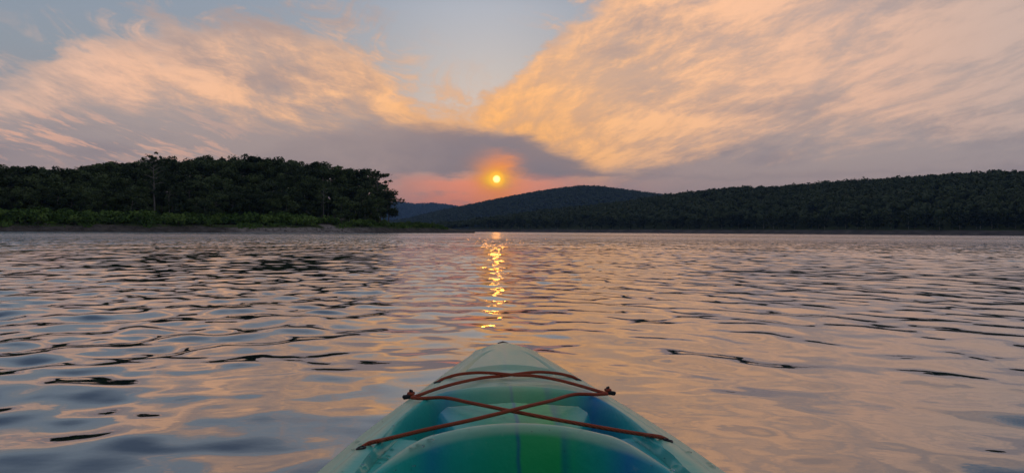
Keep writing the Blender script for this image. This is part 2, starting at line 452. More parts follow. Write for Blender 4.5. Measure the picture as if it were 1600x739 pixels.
def make_tree_meshes(seed, h=13.0, spread=4.2, base=0.28, airy=False, n=1500, leaf=0.42, trunk_r=0.2):
    """a trunk with limbs and a crown of leaf clumps, both 'h' tall, standing at the origin"""
    rng = np.random.default_rng(seed)
    T = Parts()
    lean = rng.normal(scale=0.35, size=2)
    zs = np.linspace(-0.8, h * 0.86, 7)
    path = np.stack([lean[0] * (zs / h) ** 2 * 2 + 0.12 * np.sin(zs), lean[1] * (zs / h) ** 2 * 2 + 0.12 * np.cos(zs * 0.8), zs], -1)
    T.add(*tube_np(path, trunk_r * np.linspace(1.15, 0.18, 7), 6))
    cs, rs = [], []
    nl = 11 if not airy else 20
    for i in range(nl):
        u = base + (0.95 - base) * (i + rng.uniform(0, 0.8)) / nl
        st = np.array([np.interp(u * h, zs, path[:, 0]), np.interp(u * h, zs, path[:, 1]), u * h * 0.93])
        prof = math.sin(math.pi * min(1, max(0.08, (u - base * 0.75) / (1.10 - base * 0.75)))) ** 0.7
        q = i * 2.4 + rng.uniform(-0.5, 0.5); L = spread * prof * rng.uniform(0.62, 1.0)
        en = st + np.array([math.cos(q) * L, math.sin(q) * L, L * rng.uniform(0.15, 0.6)])
        mid = (st + en) / 2 + np.array([0, 0, 0.10 * L])
        T.add(*tube_np([st, mid, en], [trunk_r * 0.42, trunk_r * 0.28, trunk_r * 0.08], 5))
        cs.append(en); rs.append(rng.uniform(0.85, 1.5) * (0.55 if airy else 1.0) * spread / 4.0)
        cs.append(mid + rng.normal(scale=0.5, size=3)); rs.append(rng.uniform(0.8, 1.4) * (0.45 if airy else 1.0) * spread / 4.0)
    for i in range(4):
        cs.append(np.array([path[-1][0], path[-1][1], h * rng.uniform(0.80, 0.93)]) + rng.normal(scale=0.7, size=3) * [1, 1, 0.3]); rs.append(rng.uniform(0.8, 1.2) * (0.6 if airy else 1.0))
    V, Fq = leaf_cloud(rng, cs, rs, n, leaf, 0.7 if airy else 0.85, airy)
    return T.mesh('trunk', True), mesh_np('crown', V, Fq)

def place_tree(name, meshes, loc, rot, sc, label, group, bark, leaf):
    e = bpy.data.objects.new(name, None); C.objects.link(e); e.empty_display_size = 0.5
    e.location = loc; e.rotation_euler = (0, 0, rot); e.scale = sc
    tag(e, label, 'tree', group)
    obj('trunk', meshes[0], bark, e); obj('crown', meshes[1], leaf, e)
    return e

# ---- the wooded island on the left
# sight lines along its tree tops in the photograph
SKYL = [(-260, 268), (-120, 262), (0, 264), (35, 262), (60, 266), (105, 268), (130, 264), (180, 257), (225, 252), (300, 251), (400, 248), (440, 252), (500, 260), (545, 266), (585, 276), (612, 318), (630, 345)]
SHORE_D = [(-34, 205), (-25, 212), (-18, 218), (-14, 222), (-10, 236), (-7, 258), (-4, 285)]   # ground distance of the water's edge by bearing
def sh_d(a): return np.interp(a, [p[0] for p in SHORE_D], [p[1] for p in SHORE_D])
_sk = []
for px_, py_ in SKYL:
    a_, e_ = azel(px_, py_); _sk.append((a_, math.tan(R(e_))))
def sky_tan(a): return np.interp(a, [p[0] for p in _sk], [p[1] for p in _sk])
CROWN = 12.5
END_A = azel(722, 355)[0]
def island_h(a, d):
    """ground height by bearing (degrees) and ground distance"""
    t = d - sh_d(a)
    fade = sst(END_A + 0.2, END_A - 3.0, a)
    ridge = np.maximum(sky_tan(a) * 300 + CAM_H - CROWN, 3.0)
    z = -0.8 + 1.0 * sst(-3, 0.5, t) + 1.9 * sst(0, 7, t) * (0.35 + 0.65 * fade) + 1.2 * sst(6, 22, t) * fade
    z = z + np.maximum(ridge - 3.2, 0) * sst(16, 85, t) * fade
    z = z - (ridge + 6) * sst(130, 230, t)
    return z
def build_island():
    aa = np.linspace(-55, END_A + 1.0, 260); tt = np.concatenate([np.linspace(-4, 26, 46), np.linspace(28, 240, 50)])
    Tt, Aa = np.meshgrid(tt, aa, indexing='ij')
    D = sh_d(Aa) + Tt
    x, y = D * np.sin(np.radians(Aa)), D * np.cos(np.radians(Aa))
    z = island_h(Aa, D) + 0.10 * fbm(x * 0.35, y * 0.35, 3, 3) * sst(0, 4, Tt) + 0.5 * fbm(x * .06, y * .06, 8, 3) * sst(10, 30, Tt)
    me = mesh_np('island', np.stack([x, y, z], -1).reshape(-1, 3), grid_faces(*x.shape)[:, ::-1], True)
    # bare bank below, turf above, with the sandy track that climbs from the water
    m, nt, b = material('island_ground', (0.1, 0.1, 0.1), 0.95, 0.2)
    geo = nt.nodes.new('ShaderNodeNewGeometry')
    sp = nt.nodes.new('ShaderNodeSeparateXYZ'); nt.links.new(geo.outputs['Position'], sp.inputs[0])
    px, py, pz = (X(nt, o) for o in sp.outputs)
    n1 = noise(nt, geo.outputs['Position'], 0.5, 6, 0.65); n2 = noise(nt, geo.outputs['Position'], 0.11, 4, 0.6)
    sand = ramp(nt, n1, [(0.3, (0.16, 0.148, 0.135)), (0.5, (0.27, 0.25, 0.23)), (0.7, (0.38, 0.35, 0.32))], 0.3, 0.7)
    turf = ramp(nt, n1, [(0.3, (0.030, 0.055, 0.014)), (0.7, (0.075, 0.12, 0.03))], 0.3, 0.7)
    bear = px._m('ARCTAN2', py) * (180 / math.pi)
    dist = (px * px + py * py).pw(0.5)
    trk_a = dist.curve([(220, azel(520, 350)[0]), (236, azel(508, 350)[0]), (246, azel(512, 350)[0]), (262, azel(530, 350)[0])], 215, 265, -20, -5)
    track = (bear - trk_a).abs().ss(0.65, 0.30) * dist.ss(268, 255)
    grass = (pz + (n2 - 0.5) * 2.2).ss(1.35, 1.75) * (1.0 - track)
    mud = ramp(nt, n1, [(0.3, (0.05, 0.048, 0.042)), (0.5, (0.09, 0.085, 0.075)), (0.7, (0.16, 0.15, 0.135))], 0.3, 0.7)
    sandy = (bear + (n2 - 0.5) * 5.0).ss(azel(340, 350)[0], azel(400, 350)[0]) * (1.0 - (bear + (n2 - 0.5) * 4.0).ss(azel(535, 350)[0], azel(590, 350)[0]))
    sand = col_mix(nt, sandy, mud, sand)
    nt.links.new(col_mix(nt, grass, sand, turf), b.inputs['Base Color'])
    bp = nt.nodes.new('ShaderNodeBump'); bp.inputs['Strength'].default_value = 0.6; bp.inputs['Distance'].default_value = 0.6
    nt.links.new(n1.k, bp.inputs['Height']); nt.links.new(bp.outputs[0], b.inputs['Normal'])
    tag(obj('island_terrain', me, m), kind='structure')
build_island()

rng = np.random.default_rng(4)
TREES = [make_tree_meshes(100 + i, 13.0, 4.0 + 0.5 * (i % 3), 0.14 if i % 2 else 0.22, False, 2600, 0.31, 0.2) for i in range(7)]
AIRY = make_tree_meshes(131, 15.0, 4.4, 0.16, True, 1300, 0.34, 0.22)
SNAG = make_tree_meshes(146, 15.0, 3.2, 0.40, True, 620, 0.32, 0.23)
def on_island(px, dd):
    a = azel(px, 350)[0]; d = float(sh_d(a)) + dd
    return a, d, d * math.sin(R(a)), d * math.cos(R(a)), float(island_h(a, d))
ZONES = [(60, 'beyond its leftmost dip'), (200, 'left of the tall tufted tree'), (300, 'around the tall tufted tree'), (400, 'above the left of the grey beach'), (490, 'above the right of the grey beach'), (999, 'between the sandy track and the sun')]
n_is = 0
rows = [(18, 16, 0.62), (28, 17, 0.82), (40, 18, 0.95), (55, 18, 1.0), (71, 18, 1.0), (88, 18, 1.0)]
for ri, (dd, step, hs) in enumerate(rows):
    px = -70 + (ri % 2) * 9.0
    while px < 612:
        q = px + rng.normal(0, 4.0)
        a, d, x_, y_, z_ = on_island(q, dd + rng.normal(0, 2.2))
        topz = sky_tan(a) * d + CAM_H
        h = min(13.0 * hs * rng.uniform(0.82, 1.12), topz - z_ + rng.normal(0.2, 0.5))
        if ri >= 3: h = np.clip(topz - z_ + rng.normal(-0.2, 0.95), 7.0, 16.0) if topz - z_ > 6.0 else 0
        lim = 600 if ri < 5 else 560
        if h > 4.5 and q < lim and not (490 < q < 530 and dd < 24) and not (226 < q < 272 and ri in (0, 1)):
            s = h / 13.0
            w = s * rng.uniform(1.02, 1.32)
            k = int(rng.integers(0, len(TREES)))
            row = 0 if ri == 0 else 1 if ri < 3 else 2
            zone = [z_n for z_x, z_n in ZONES if q < z_x][0]
            place_tree('broadleaf_tree', TREES[k], (x_, y_, z_), rng.uniform(0, 6.28), (w, w, s),
                       ['small dark broadleaf tree in the island front row, ', 'dark broadleaf tree inside the island wood, ', 'dark treetop on the island skyline, '][row] + zone,
                       ['front row trees of the island wood, ', 'trees inside the island wood, ', 'skyline trees of the island wood, '][row] + zone,
                       M_bark if rng.random() < 0.6 else M_pale, M_leaf)
            n_is += 1
        px += step * rng.uniform(0.85, 1.2)
# trees of the island that stand out
def special(px, dd, top_py, meshes, h0, wide, label, bark, rot=0.0):
    a, d, x_, y_, z_ = on_island(px, dd)
    tz = top_at(px, top_py, d)[2]; s = (tz - z_) / h0
    place_tree('broadleaf_tree', meshes, (x_, y_, z_), rot, (s * wide, s * wide, s), label, None, bark, M_leaf)
special(241, 25, 243, SNAG, 14.2, 1.0, 'tall bare-trunked tree rising above the island wood with a tufted top', M_pale, 1.0)
special(264, 23, 290, SNAG, 14.2, 0.7, 'short pale bare trunk just beside the tall tufted island tree', M_pale, 2.2)
special(590, 30, 264, AIRY, 14.4, 1.0, 'airy open-crowned tree at the end of the island wood nearest the sun', M_bark, 0.4)
special(607, 24, 300, TREES[2], 12.6, 1.25, 'low bushy tree closing the island wood below the airy tree', M_bark, 0.9)
special(505, 22, 290, SNAG, 14.2, 0.75, 'slim twin-limbed pale tree above the sandy track', M_pale, 3.0)
special(425, 20, 300, TREES[4], 12.6, 0.95, 'rounded small tree in front of the wood above the grey beach', M_bark, 1.9)
special(360, 19, 297, TREES[1], 12.6, 1.05, 'round-headed bright green tree above the left end of the grey beach', M_bark, 2.9)

# shrubs of the island's shore
def make_shrub(seed, n=320):
    g = np.random.default_rng(seed); P = Parts(); cs, rs = [], []
    for i in range(7):
        q, L = g.uniform(0, 6.28), g.uniform(0.1, 1.1)
        en = np.array([math.cos(q) * L, math.sin(q) * L, g.uniform(0.5, 1.35)])
        P.add(*tube_np([(en[0] * .15, en[1] * .15, -0.2), en * [.6, .6, .55], en], [0.05, 0.035, 0.012], 4))
        cs.append(en); rs.append(g.uniform(0.42, 0.75))
    V, Fq = leaf_cloud(g, cs, rs, n, 0.17)
    return P.mesh('stems'), mesh_np('foliage', V, Fq)
SHRUBS = [make_shrub(300 + i) for i in range(5)]
def place_shrub(x_, y_, z_, s, label, group):
    e = bpy.data.objects.new('shrub', None); C.objects.link(e); e.location = (x_, y_, z_); e.rotation_euler = (0, 0, rng.uniform(0, 6.28))
    e.scale = (s * 1.25, s * 1.25, s); tag(e, label, 'shrub', group)
    k = int(rng.integers(0, len(SHRUBS)))
    obj('stems', SHRUBS[k][0], M_bark, e); obj('foliage', SHRUBS[k][1], M_shrub, e)
for i in range(210):
    q = rng.uniform(-20, 690); dd = rng.uniform(5.5, 15)
    if 494 < q < 545 and dd < 14: continue
    if q < 494: dd = rng.uniform(6.0, 14.0) + (3.0 if 330 < q < 460 else 0)
    a, d, x_, y_, z_ = on_island(q, dd)
    s = rng.uniform(0.9, 2.1) * (0.62 if q > 530 else 1.0) * (1.0 if q < 620 else 0.8)
    zone = [z_n for z_x, z_n in [(110, 'far left'), (220, 'left of the tall tufted tree'), (320, 'below the tall tufted tree'), (420, 'left above the grey beach'), (505, 'just left of the sandy track'), (600, 'just right of the sandy track'), (999, 'at the low tip towards the sun')] if q < z_x][0]
    lab, gr = 'green shrub on the island shore, ' + zone, 'island shore shrubs, ' + zone
    place_shrub(x_, y_, z_ - 0.1, s, lab, gr)
# low herbs between the shrubs, stones on the beach
def build_cover():
    g = np.random.default_rng(77); n = 16000
    px = g.uniform(-120, 700, n); dd = g.uniform(3.0, 18, n)
    a = np.degrees(np.arctan((px - 800) / F)); d = sh_d(a) + dd
    keep = ~((np.abs(px - 512) < 14 + dd * 0.5) & (dd < 16)) & (fbm(px * 0.03, dd * 0.2, 9, 3) + (dd - 6.5) * 0.18 > 0)
    a, d = a[keep], d[keep]; n = len(a)
    p = np.stack([d * np.sin(np.radians(a)), d * np.cos(np.radians(a)), island_h(a, d) + 0.12], -1)
    s = g.uniform(0.12, 0.38, n)[:, None]; ax = g.normal(size=(n, 3)); ax[:, 2] *= 0.3; ax /= np.linalg.norm(ax, axis=1, keepdims=True)
    up = np.array([0, 0, 1.0]) + g.normal(scale=0.35, size=(n, 3))
    q = np.stack([p - ax * s, p + ax * s, p + ax * s * 0.5 + up * s * 1.5, p - ax * s * 0.6 + up * s * 1.3], 1)
    tag(obj('ground_cover', mesh_np('cover', q.reshape(-1, 3), np.arange(4 * n).reshape(-1, 4)), M_shrub), 'low green herbs covering the island shore', 'plants', kind='stuff')
    P = Parts()
    base = np.array([[1, 0, 0], [0, 1, 0], [-1, 0, 0], [0, -1, 0], [0, 0, .8], [0, 0, -.6]], float)
    fo = np.array([[0, 1, 4], [1, 2, 4], [2, 3, 4], [3, 0, 4], [1, 0, 5], [2, 1, 5], [3, 2, 5], [0, 3, 5]])
    for i in range(900):
        ppx, t = g.uniform(-60, 710), g.uniform(0.3, 6)
        a_ = math.degrees(math.atan((ppx - 800) / F)); d_ = float(sh_d(a_)) + t
        V = base * g.uniform(0.08, 0.26) * g.uniform(0.7, 1.3, (6, 3)) + [d_ * math.sin(R(a_)), d_ * math.cos(R(a_)), float(island_h(a_, d_)) + 0.05]
        P.add(V, fo)
    tag(obj('beach_stones', P.mesh('stones'), M_bank), 'scattered grey stones on the island beach', 'stones', kind='stuff')
build_cover()

# ---- the far shore and the wooded hill on the right
SK_R = [(660, 351), (720, 347), (780, 338), (850, 328), (930, 320), (1000, 312), (1040, 304), (1085, 300), (1105, 297), (1160, 292), (1200, 293), (1300, 285), (1400, 279), (1500, 273), (1560, 268), (1600, 271), (1800, 262), (2100, 262)]
_sr = [(azel(*p)[0], math.tan(R(azel(*p)[1]))) for p in SK_R]
def skr_tan(a): return np.interp(a, [p[0] for p in _sr], [p[1] for p in _sr])
def shr_d(a): return np.interp(a, [-12, -3, 5, 15, 25, 35, 55], [1150, 980, 820, 700, 620, 590, 570])
RIDGE = 330.0
def hill_r(a, d):
    t = d - shr_d(a)
    ridge = np.maximum(skr_tan(a) * (shr_d(a) + RIDGE) - 12.5, 4.5)
    z = -1.5 + 1.6 * sst(-8, 1, t) + 4.2 * sst(0, 22, t)
    z = z + np.maximum(ridge - 4.3, 0) * (0.25 * sst(25, 120, t) + 0.75 * sst(40, RIDGE, t)) - (ridge + 10) * sst(RIDGE + 60, RIDGE + 500, t)
    return z
def build_far_shore():
    aa = np.linspace(-13, 56, 330); tt = np.concatenate([np.linspace(-10, 40, 26), np.linspace(46, 900, 60)])
    Tt, Aa = np.meshgrid(tt, aa, indexing='ij'); D = shr_d(Aa) + Tt
    x, y = D * np.sin(np.radians(Aa)), D * np.cos(np.radians(Aa))
    z = hill_r(Aa, D) + 0.25 * fbm(x * 0.12, y * 0.12, 2, 4) * sst(0, 8, Tt)
    me = mesh_np('far_shore', np.stack([x, y, z], -1).reshape(-1, 3), grid_faces(*x.shape)[:, ::-1], True)
    m, nt, b = material('far_shore_ground', (0.1, 0.1, 0.1), 0.95, 0.2)
    geo = nt.nodes.new('ShaderNodeNewGeometry')
    sp = nt.nodes.new('ShaderNodeSeparateXYZ'); nt.links.new(geo.outputs['Position'], sp.inputs[0])
    pz = X(nt, sp.outputs[2]); n1 = noise(nt, geo.outputs['Position'], 0.12, 6, 0.7)
    bank = ramp(nt, n1, [(0.3, (0.055, 0.055, 0.052)), (0.5, (0.10, 0.095, 0.09)), (0.7, (0.16, 0.15, 0.14))], 0.3, 0.7)
    green = ramp(nt, n1, [(0.3, (0.025, 0.04, 0.014)), (0.7, (0.05, 0.075, 0.022))], 0.3, 0.7)
    nt.links.new(col_mix(nt, (pz + (n1 - 0.5) * 3.0).ss(3.4, 3.9), bank, green), b.inputs['Base Color'])
    tag(obj('far_shore_terrain', me, m), kind='structure')
build_far_shore()
FAR = [make_tree_meshes(400 + i, 13.0, 4.4 + 0.4 * (i % 3), 0.16, False, 420, 0.85, 0.22) for i in range(5)]
n_far = 0
for ri, (dd, step) in enumerate([(30, 12.0)]):
    px = 690.0 + ri * 6
    while px < 1640:
        q = px + rng.normal(0, 3)
        a = azel(q, 350)[0]; d = float(shr_d(a)) + dd + rng.normal(0, 5)
        z_ = float(hill_r(a, d)); room = float(skr_tan(a)) * d - z_
        h = min(rng.uniform(9.5, 14.5), max(room, 4.0)); s = h / 13.0; w = s * rng.uniform(0.95, 1.3)
        zone = [z_n for z_x, z_n in [(860, 'below the sun'), (1050, 'below the rounded hill'), (1250, 'right of the rounded hill'), (1430, 'under the rising right slope'), (9999, 'near the right edge')] if q < z_x][0]
        if q > 735:
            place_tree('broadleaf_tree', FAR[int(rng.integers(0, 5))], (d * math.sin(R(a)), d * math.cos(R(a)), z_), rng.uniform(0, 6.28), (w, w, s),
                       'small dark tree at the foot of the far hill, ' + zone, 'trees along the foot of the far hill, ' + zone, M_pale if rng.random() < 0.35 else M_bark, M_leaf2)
            n_far += 1
        px += step * rng.uniform(0.8, 1.25)
def crown_mass(name, P3, radii, g, nleaf, leaf_rel, mat, label, tall=0.85):
    """a far wood that reads as one mass: every crown a ragged cluster of leaf sprays over a core"""
    n = len(P3)
    t = (1 + 5 ** .5) / 2
    ico = np.array([(-1, t, 0), (1, t, 0), (-1, -t, 0), (1, -t, 0), (0, -1, t), (0, 1, t), (0, -1, -t), (0, 1, -t), (t, 0, -1), (t, 0, 1), (-t, 0, -1), (-t, 0, 1)]) / math.sqrt(1 + t * t)
    fi = np.array([(0, 11, 5), (0, 5, 1), (0, 1, 7), (0, 7, 10), (0, 10, 11), (1, 5, 9), (5, 11, 4), (11, 10, 2), (10, 7, 6), (7, 1, 8), (3, 9, 4), (3, 4, 2), (3, 2, 6), (3, 6, 8), (3, 8, 9), (4, 9, 5), (2, 4, 11), (6, 2, 10), (8, 6, 7), (9, 8, 1)])
    core = P3[:, None, :] + ico[None] * radii[:, None, None] * g.uniform(0.62, 0.95, (n, 12, 1)) * np.array([1, 1, tall])
    fc = (fi[None] + (np.arange(n) * 12)[:, None, None]).reshape(-1, 3)
    N = n * nleaf; ci = np.repeat(np.arange(n), nleaf)
    d = g.normal(size=(N, 3)); d[:, 2] = np.abs(d[:, 2]) * 1.1 - 0.25; d /= np.linalg.norm(d, axis=1, keepdims=True)
    p = P3[ci] + d * (radii[ci] * g.uniform(0.75, 1.12, N))[:, None] * np.array([1, 1, tall])
    nr = d + g.normal(scale=0.5, size=(N, 3)); nr /= np.linalg.norm(nr, axis=1, keepdims=True)
    a = np.cross(nr, g.normal(size=(N, 3))); a /= np.linalg.norm(a, axis=1, keepdims=True); b = np.cross(nr, a)
    s = (radii[ci] * leaf_rel * g.uniform(0.6, 1.3, N))[:, None]
    q = np.stack([p - a * s, p + b * s * .6, p + a * s, p - b * s * .6], 1).reshape(-1, 3)
    V = np.vstack([core.reshape(-1, 3), q]); f4 = np.arange(4 * N).reshape(-1, 4) + n * 12
    o = obj(name, mesh_np(name, V, [fc, f4]), mat)
    return tag(o, label, 'forest', kind='stuff')
def build_far_wood():
    g = np.random.default_rng(21); n = 5200
    a = np.degrees(np.arctan(g.uniform(-0.10, 0.92, n))); t = 42 + (RIDGE + 70 - 42) * g.uniform(0, 1, n) ** 0.85
    d = shr_d(a) + t
    z = hill_r(a, d)
    r = g.uniform(2.4, 6.0, n)
    hgt = g.uniform(6.5, 11.5, n)
    hgt = np.minimum(hgt, skr_tan(a) * d + CAM_H - z - r * 0.75 + g.normal(0.2, 1.3, n))
    P3 = np.stack([d * np.sin(np.radians(a)), d * np.cos(np.radians(a)), z + np.maximum(hgt, 0.5)], -1)
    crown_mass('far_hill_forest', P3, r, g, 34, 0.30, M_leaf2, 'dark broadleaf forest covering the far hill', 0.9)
build_far_wood()

# ---- the rounded hill beyond, and the blue hill farthest off
def hill_back(name, sky, dist, depth, mat, seed, n, rr, label):
    sk = [(azel(*p)[0], math.tan(R(azel(*p)[1]))) for p in sky]
    st = lambda a: np.interp(a, [p[0] for p in sk], [p[1] for p in sk])
    a0, a1 = sk[0][0], sk[-1][0]
    def hz(a, d):
        # rounded in plan too
        top = np.maximum(st(a) * (dist + depth * 0.5) - rr * 1.5, 0)
        u = (d - dist) / depth
        return -3 + (top + 3) * np.sin(np.pi * np.clip(u, 0, 1)) ** 0.8
    aa = np.linspace(a0, a1, 160); dd = np.linspace(dist, dist + depth, 40)
    D, Aa = np.meshgrid(dd, aa, indexing='ij'); x, y = D * np.sin(np.radians(Aa)), D * np.cos(np.radians(Aa))
    me = mesh_np(name, np.stack([x, y, hz(Aa, D)], -1).reshape(-1, 3), grid_faces(*x.shape)[:, ::-1], True)
    tag(obj(name, me, mat), kind='structure')
    g = np.random.default_rng(seed)
    a = g.uniform(a0, a1, n); d = dist + depth * g.uniform(0.03, 0.62, n); z = hz(a, d); r = rr * g.uniform(0.75, 1.3, n)
    ok = z > 0
    P3 = np.stack([d * np.sin(np.radians(a)), d * np.cos(np.radians(a)), z + r * 0.6], -1)[ok]
    crown_mass(name.replace('_hill', '_hill_forest'), P3, r[ok], g, 7, 0.42, M_leaf2, label, 0.85)
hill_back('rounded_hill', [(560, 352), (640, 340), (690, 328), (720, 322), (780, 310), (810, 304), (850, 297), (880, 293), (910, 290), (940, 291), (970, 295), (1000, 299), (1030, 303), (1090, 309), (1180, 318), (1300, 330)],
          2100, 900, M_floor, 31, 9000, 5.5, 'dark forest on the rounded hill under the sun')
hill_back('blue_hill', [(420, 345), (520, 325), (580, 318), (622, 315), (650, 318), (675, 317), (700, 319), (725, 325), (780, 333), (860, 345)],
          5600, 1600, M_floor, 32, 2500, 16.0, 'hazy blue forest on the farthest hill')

# ------------------------------------------------------------------ the kayak
def build_kayak():
    e = bpy.data.objects.new('kayak', None); C.objects.link(e)
    tag(e, 'teal and green sit-on-top kayak bow with crossed bungee cords', 'kayak')
    e.location = (0.069, 0.0, 0.0); e.rotation_euler = (0, 0, R(2.0))
    YB = 2.755
    Wp = [(-1.15, 0.0), (-1.0, 0.20), (-0.6, 0.34), (0, 0.41), (0.5, 0.435), (1.0, 0.430), (1.29, 0.411), (1.38, 0.400), (1.57, 0.368), (1.66, 0.349), (1.81, 0.316), (1.95, 0.280), (2.08, 0.248), (2.30, 0.197), (2.42, 0.170), (2.54, 0.140), (2.64, 0.118), (2.70, 0.092), (2.74, 0.05), (YB, 0.0)]
    yy = np.array([p[0] for p in Wp]); ww = np.array([p[1] for p in Wp])
    fine = np.linspace(-1.15, YB, 1200); wf = np.interp(fine, yy, ww)
    k = np.hanning(61); k /= k.sum()
    ws = np.convolve(np.pad(wf, 30, mode='edge'), k, mode='valid')
    u = sst(YB - 0.20, YB - 0.05, fine) + sst(-1.0, -1.12, fine)
    # blunt, rounded ends
    wf = ws * (1 - u) + u * np.where(fine > 0, np.sqrt(np.clip(YB - fine, 0, None) * 0.145), np.sqrt(np.clip(fine + 1.15, 0, None) * 0.18))
    W = lambda y: np.interp(y, fine, wf)
    zg = lambda y: 0.245 + 0.022 * sst(1.1, 2.6, y) + 0.02 * sst(-0.2, -1.1, y)
    def deck(x, y):
        w = np.maximum(W(y), 1e-4); ed = w - np.abs(x)
        z = zg(y) - 0.030 * (1 - sst(0.0, 0.022, ed)) ** 2 + 0.012 * sst(0.0, 0.07, ed)
        z = z - 0.0022 * np.exp(-((ed - 0.050) / 0.0035) ** 2)                         # seam line along the gunwale
        z = z + 0.008 * sst(1.80, 2.05, y) * np.clip(1 - (x / w) ** 2, 0, 1)            # crowned bow deck
        # raised bow panel inside an arched groove, closed by a crease
        ya = 2.560 - 0.40 * np.abs(x / 0.135) ** 2.1
        da = (ya - y) / np.sqrt(1 + (0.84 / 0.135 * np.abs(x / 0.135) ** 1.1) ** 2)
        yc = 2.225 - 4.0 * x ** 2
        pan = sst(-0.006, 0.012, da) * sst(-0.006, 0.010, y - yc)
        z = z + 0.010 * pan - 0.009 * np.exp(-((da + 0.006) / 0.009) ** 2) * sst(-0.012, 0.012, y - yc)
        # storage recess behind the bow
        yr = 1.960 - 1.3 * x ** 2 - 0.13 * np.abs(x / 0.25) ** 7
        d1 = np.minimum(yr - y, (ed - 0.052) * 1.0)
        d1s = -0.02 * np.log(np.exp(-(yr - y) / 0.02) + np.exp(-np.clip(ed - 0.052, -1, 1) / 0.02))
        z = z + 0.007 * np.exp(-((d1s + 0.012) / 0.020) ** 2) * sst(0.9, 1.2, y)       # rolled rim
        rec = sst(0.0, 0.042, d1s) * sst(0.4, 1.0, y)
        z = z - 0.082 * rec
        # low step standing in the recess, shelves at its sides
        ax = np.abs(x)
        st_ = sst(0.205, 0.178, ax + 0.30 * np.abs(y - 1.77)) * sst(1.880, 1.856, y + 0.22 * ax) * rec
        z = z * (1 - st_) + (0.266 - 0.055 * (1.84 - y)) * st_
        sh_ = sst(0.175, 0.215, ax + 0.25 * (1.60 - y)) * sst(1.74, 1.62, y) * rec
        z = z * (1 - sh_) + (0.236 + 0.01 * sst(0.2, 0.33, ax)) * sh_
        # rim of the foot well, and the well itself
        y2 = 1.545 - 3.0 * x ** 2 - 6 * x ** 4
        d2 = (y2 - y) / np.sqrt(1 + (6.4 * x) ** 2)
        lip = np.exp(-(np.abs(d2 + 0.010) / 0.027) ** 3.0)
        z = z + (0.292 - z) * lip * sst(0.02, 0.20, 0.38 - ax)
        well = sst(0.005, 0.021, np.minimum(d2, (0.345 - ax) * 1.0)) * sst(-0.55, -0.40, y)
        z = z * (1 - well) + 0.065 * well
        seat = sst(-0.42, -0.32, y) * sst(0.22, 0.05, y) * sst(0.27, 0.22, ax)
        return z + 0.07 * seat * well
    # deck grid: rows crowd where the shapes are
    ys = np.concatenate([np.linspace(-1.15, -1.0, 14)[:-1], np.linspace(-1.0, 0.9, 70)[:-1], np.linspace(0.9, 2.64, 380)[:-1], YB - (YB - 2.64) * np.linspace(1, 0, 44) ** 1.7])
    t = np.sin(np.linspace(-1, 1, 241) * math.pi / 2); t = 0.45 * t + 0.55 * np.linspace(-1, 1, 241)
    Sg, Tg = np.meshgrid(ys, t, indexing='ij'); Yg = Sg.copy()
    follow = sst(0.86, 1.46, Sg) * sst(1.93, 1.62, Sg)                    # rows bend with the rim of the foot well
    for _ in range(6):
        Xg = Tg * W(Yg); Yg = Sg + (-3.0 * Xg ** 2 - 6 * Xg ** 4) * follow
    Xg = Tg * W(Yg); Zg = deck(Xg, Yg)
    nr, nc = Xg.shape
    V = np.stack([Xg, Yg, Zg], -1).reshape(-1, 3)
    f = grid_faces(nr, nc)
    # hull sides: from the gunwale round the bilge to the keel line below the water
    edge = np.concatenate([np.arange(nr) * nc + nc - 1, (np.arange(nr)[::-1]) * nc])
    E = V[edge]; rings = [edge]; extra = []; base = len(V)
    for s_, zz, yo in ((1.012, None, 0.0), (1.0, 0.17, 0.0), (0.94, 0.07, 0.02), (0.86, -0.02, 0.05), (0.70, -0.09, 0.09), (0.35, -0.13, 0.12)):
        P = E.copy(); P[:, 0] *= s_
        P[:, 1] = P[:, 1] - yo * sst(1.6, YB, P[:, 1]) * 1.0 + yo * sst(-0.5, -1.15, P[:, 1])
        P[:, 2] = (P[:, 2] - 0.018) if zz is None else zz * (1.0 + 0.25 * sst(1.8, YB, P[:, 1]) * (zz > 0.1))
        extra.append(P); rings.append(np.arange(len(P)) + base); base += len(P)
    allV = np.vstack([V] + extra); fr = []
    m_ = len(edge); i0 = np.arange(m_); i1 = (i0 + 1) % m_
    for a, b in zip(rings[:-1], rings[1:]): fr.append(np.stack([a[i0], b[i0], b[i1], a[i1]], -1))
    me = mesh_np('hull', allV, [f] + fr, True)
    m, nt, b = material('moulded_plastic', (0.05, 0.3, 0.25), 0.36, 0.4, 1.5)
    tc = nt.nodes.new('ShaderNodeTexCoord'); sp = nt.nodes.new('ShaderNodeSeparateXYZ'); nt.links.new(tc.outputs['Object'], sp.inputs[0])
    x, y, z = (X(nt, o) for o in sp.outputs)
    # swirled pigments: bands that run along the boat, blurred into each other
    wob = noise(nt, vec(nt, x * 3, y * 0.9, z * 3), 1.6, 3, 0.5) - 0.5
    xs = x + wob * 0.05
    c = ramp(nt, xs, [(-0.40, (0.10, 0.68, 0.52)), (-0.28, (0.06, 0.62, 0.55)), (-0.21, (0.03, 0.56, 0.48)), (-0.17, (0.02, 0.36, 0.52)), (-0.13, (0.02, 0.50, 0.42)), (-0.05, (0.015, 0.52, 0.29)),
                      (-0.004, (0.015, 0.52, 0.26)), (0.002, (0.01, 0.20, 0.38)), (0.010, (0.03, 0.56, 0.18)), (0.085, (0.03, 0.56, 0.16)), (0.095, (0.01, 0.33, 0.30)), (0.115, (0.015, 0.52, 0.26)), (0.165, (0.02, 0.46, 0.42)), (0.205, (0.03, 0.28, 0.62)),
                      (0.25, (0.05, 0.52, 0.56)), (0.31, (0.08, 0.64, 0.53)), (0.40, (0.12, 0.68, 0.50))], -0.40, 0.40)
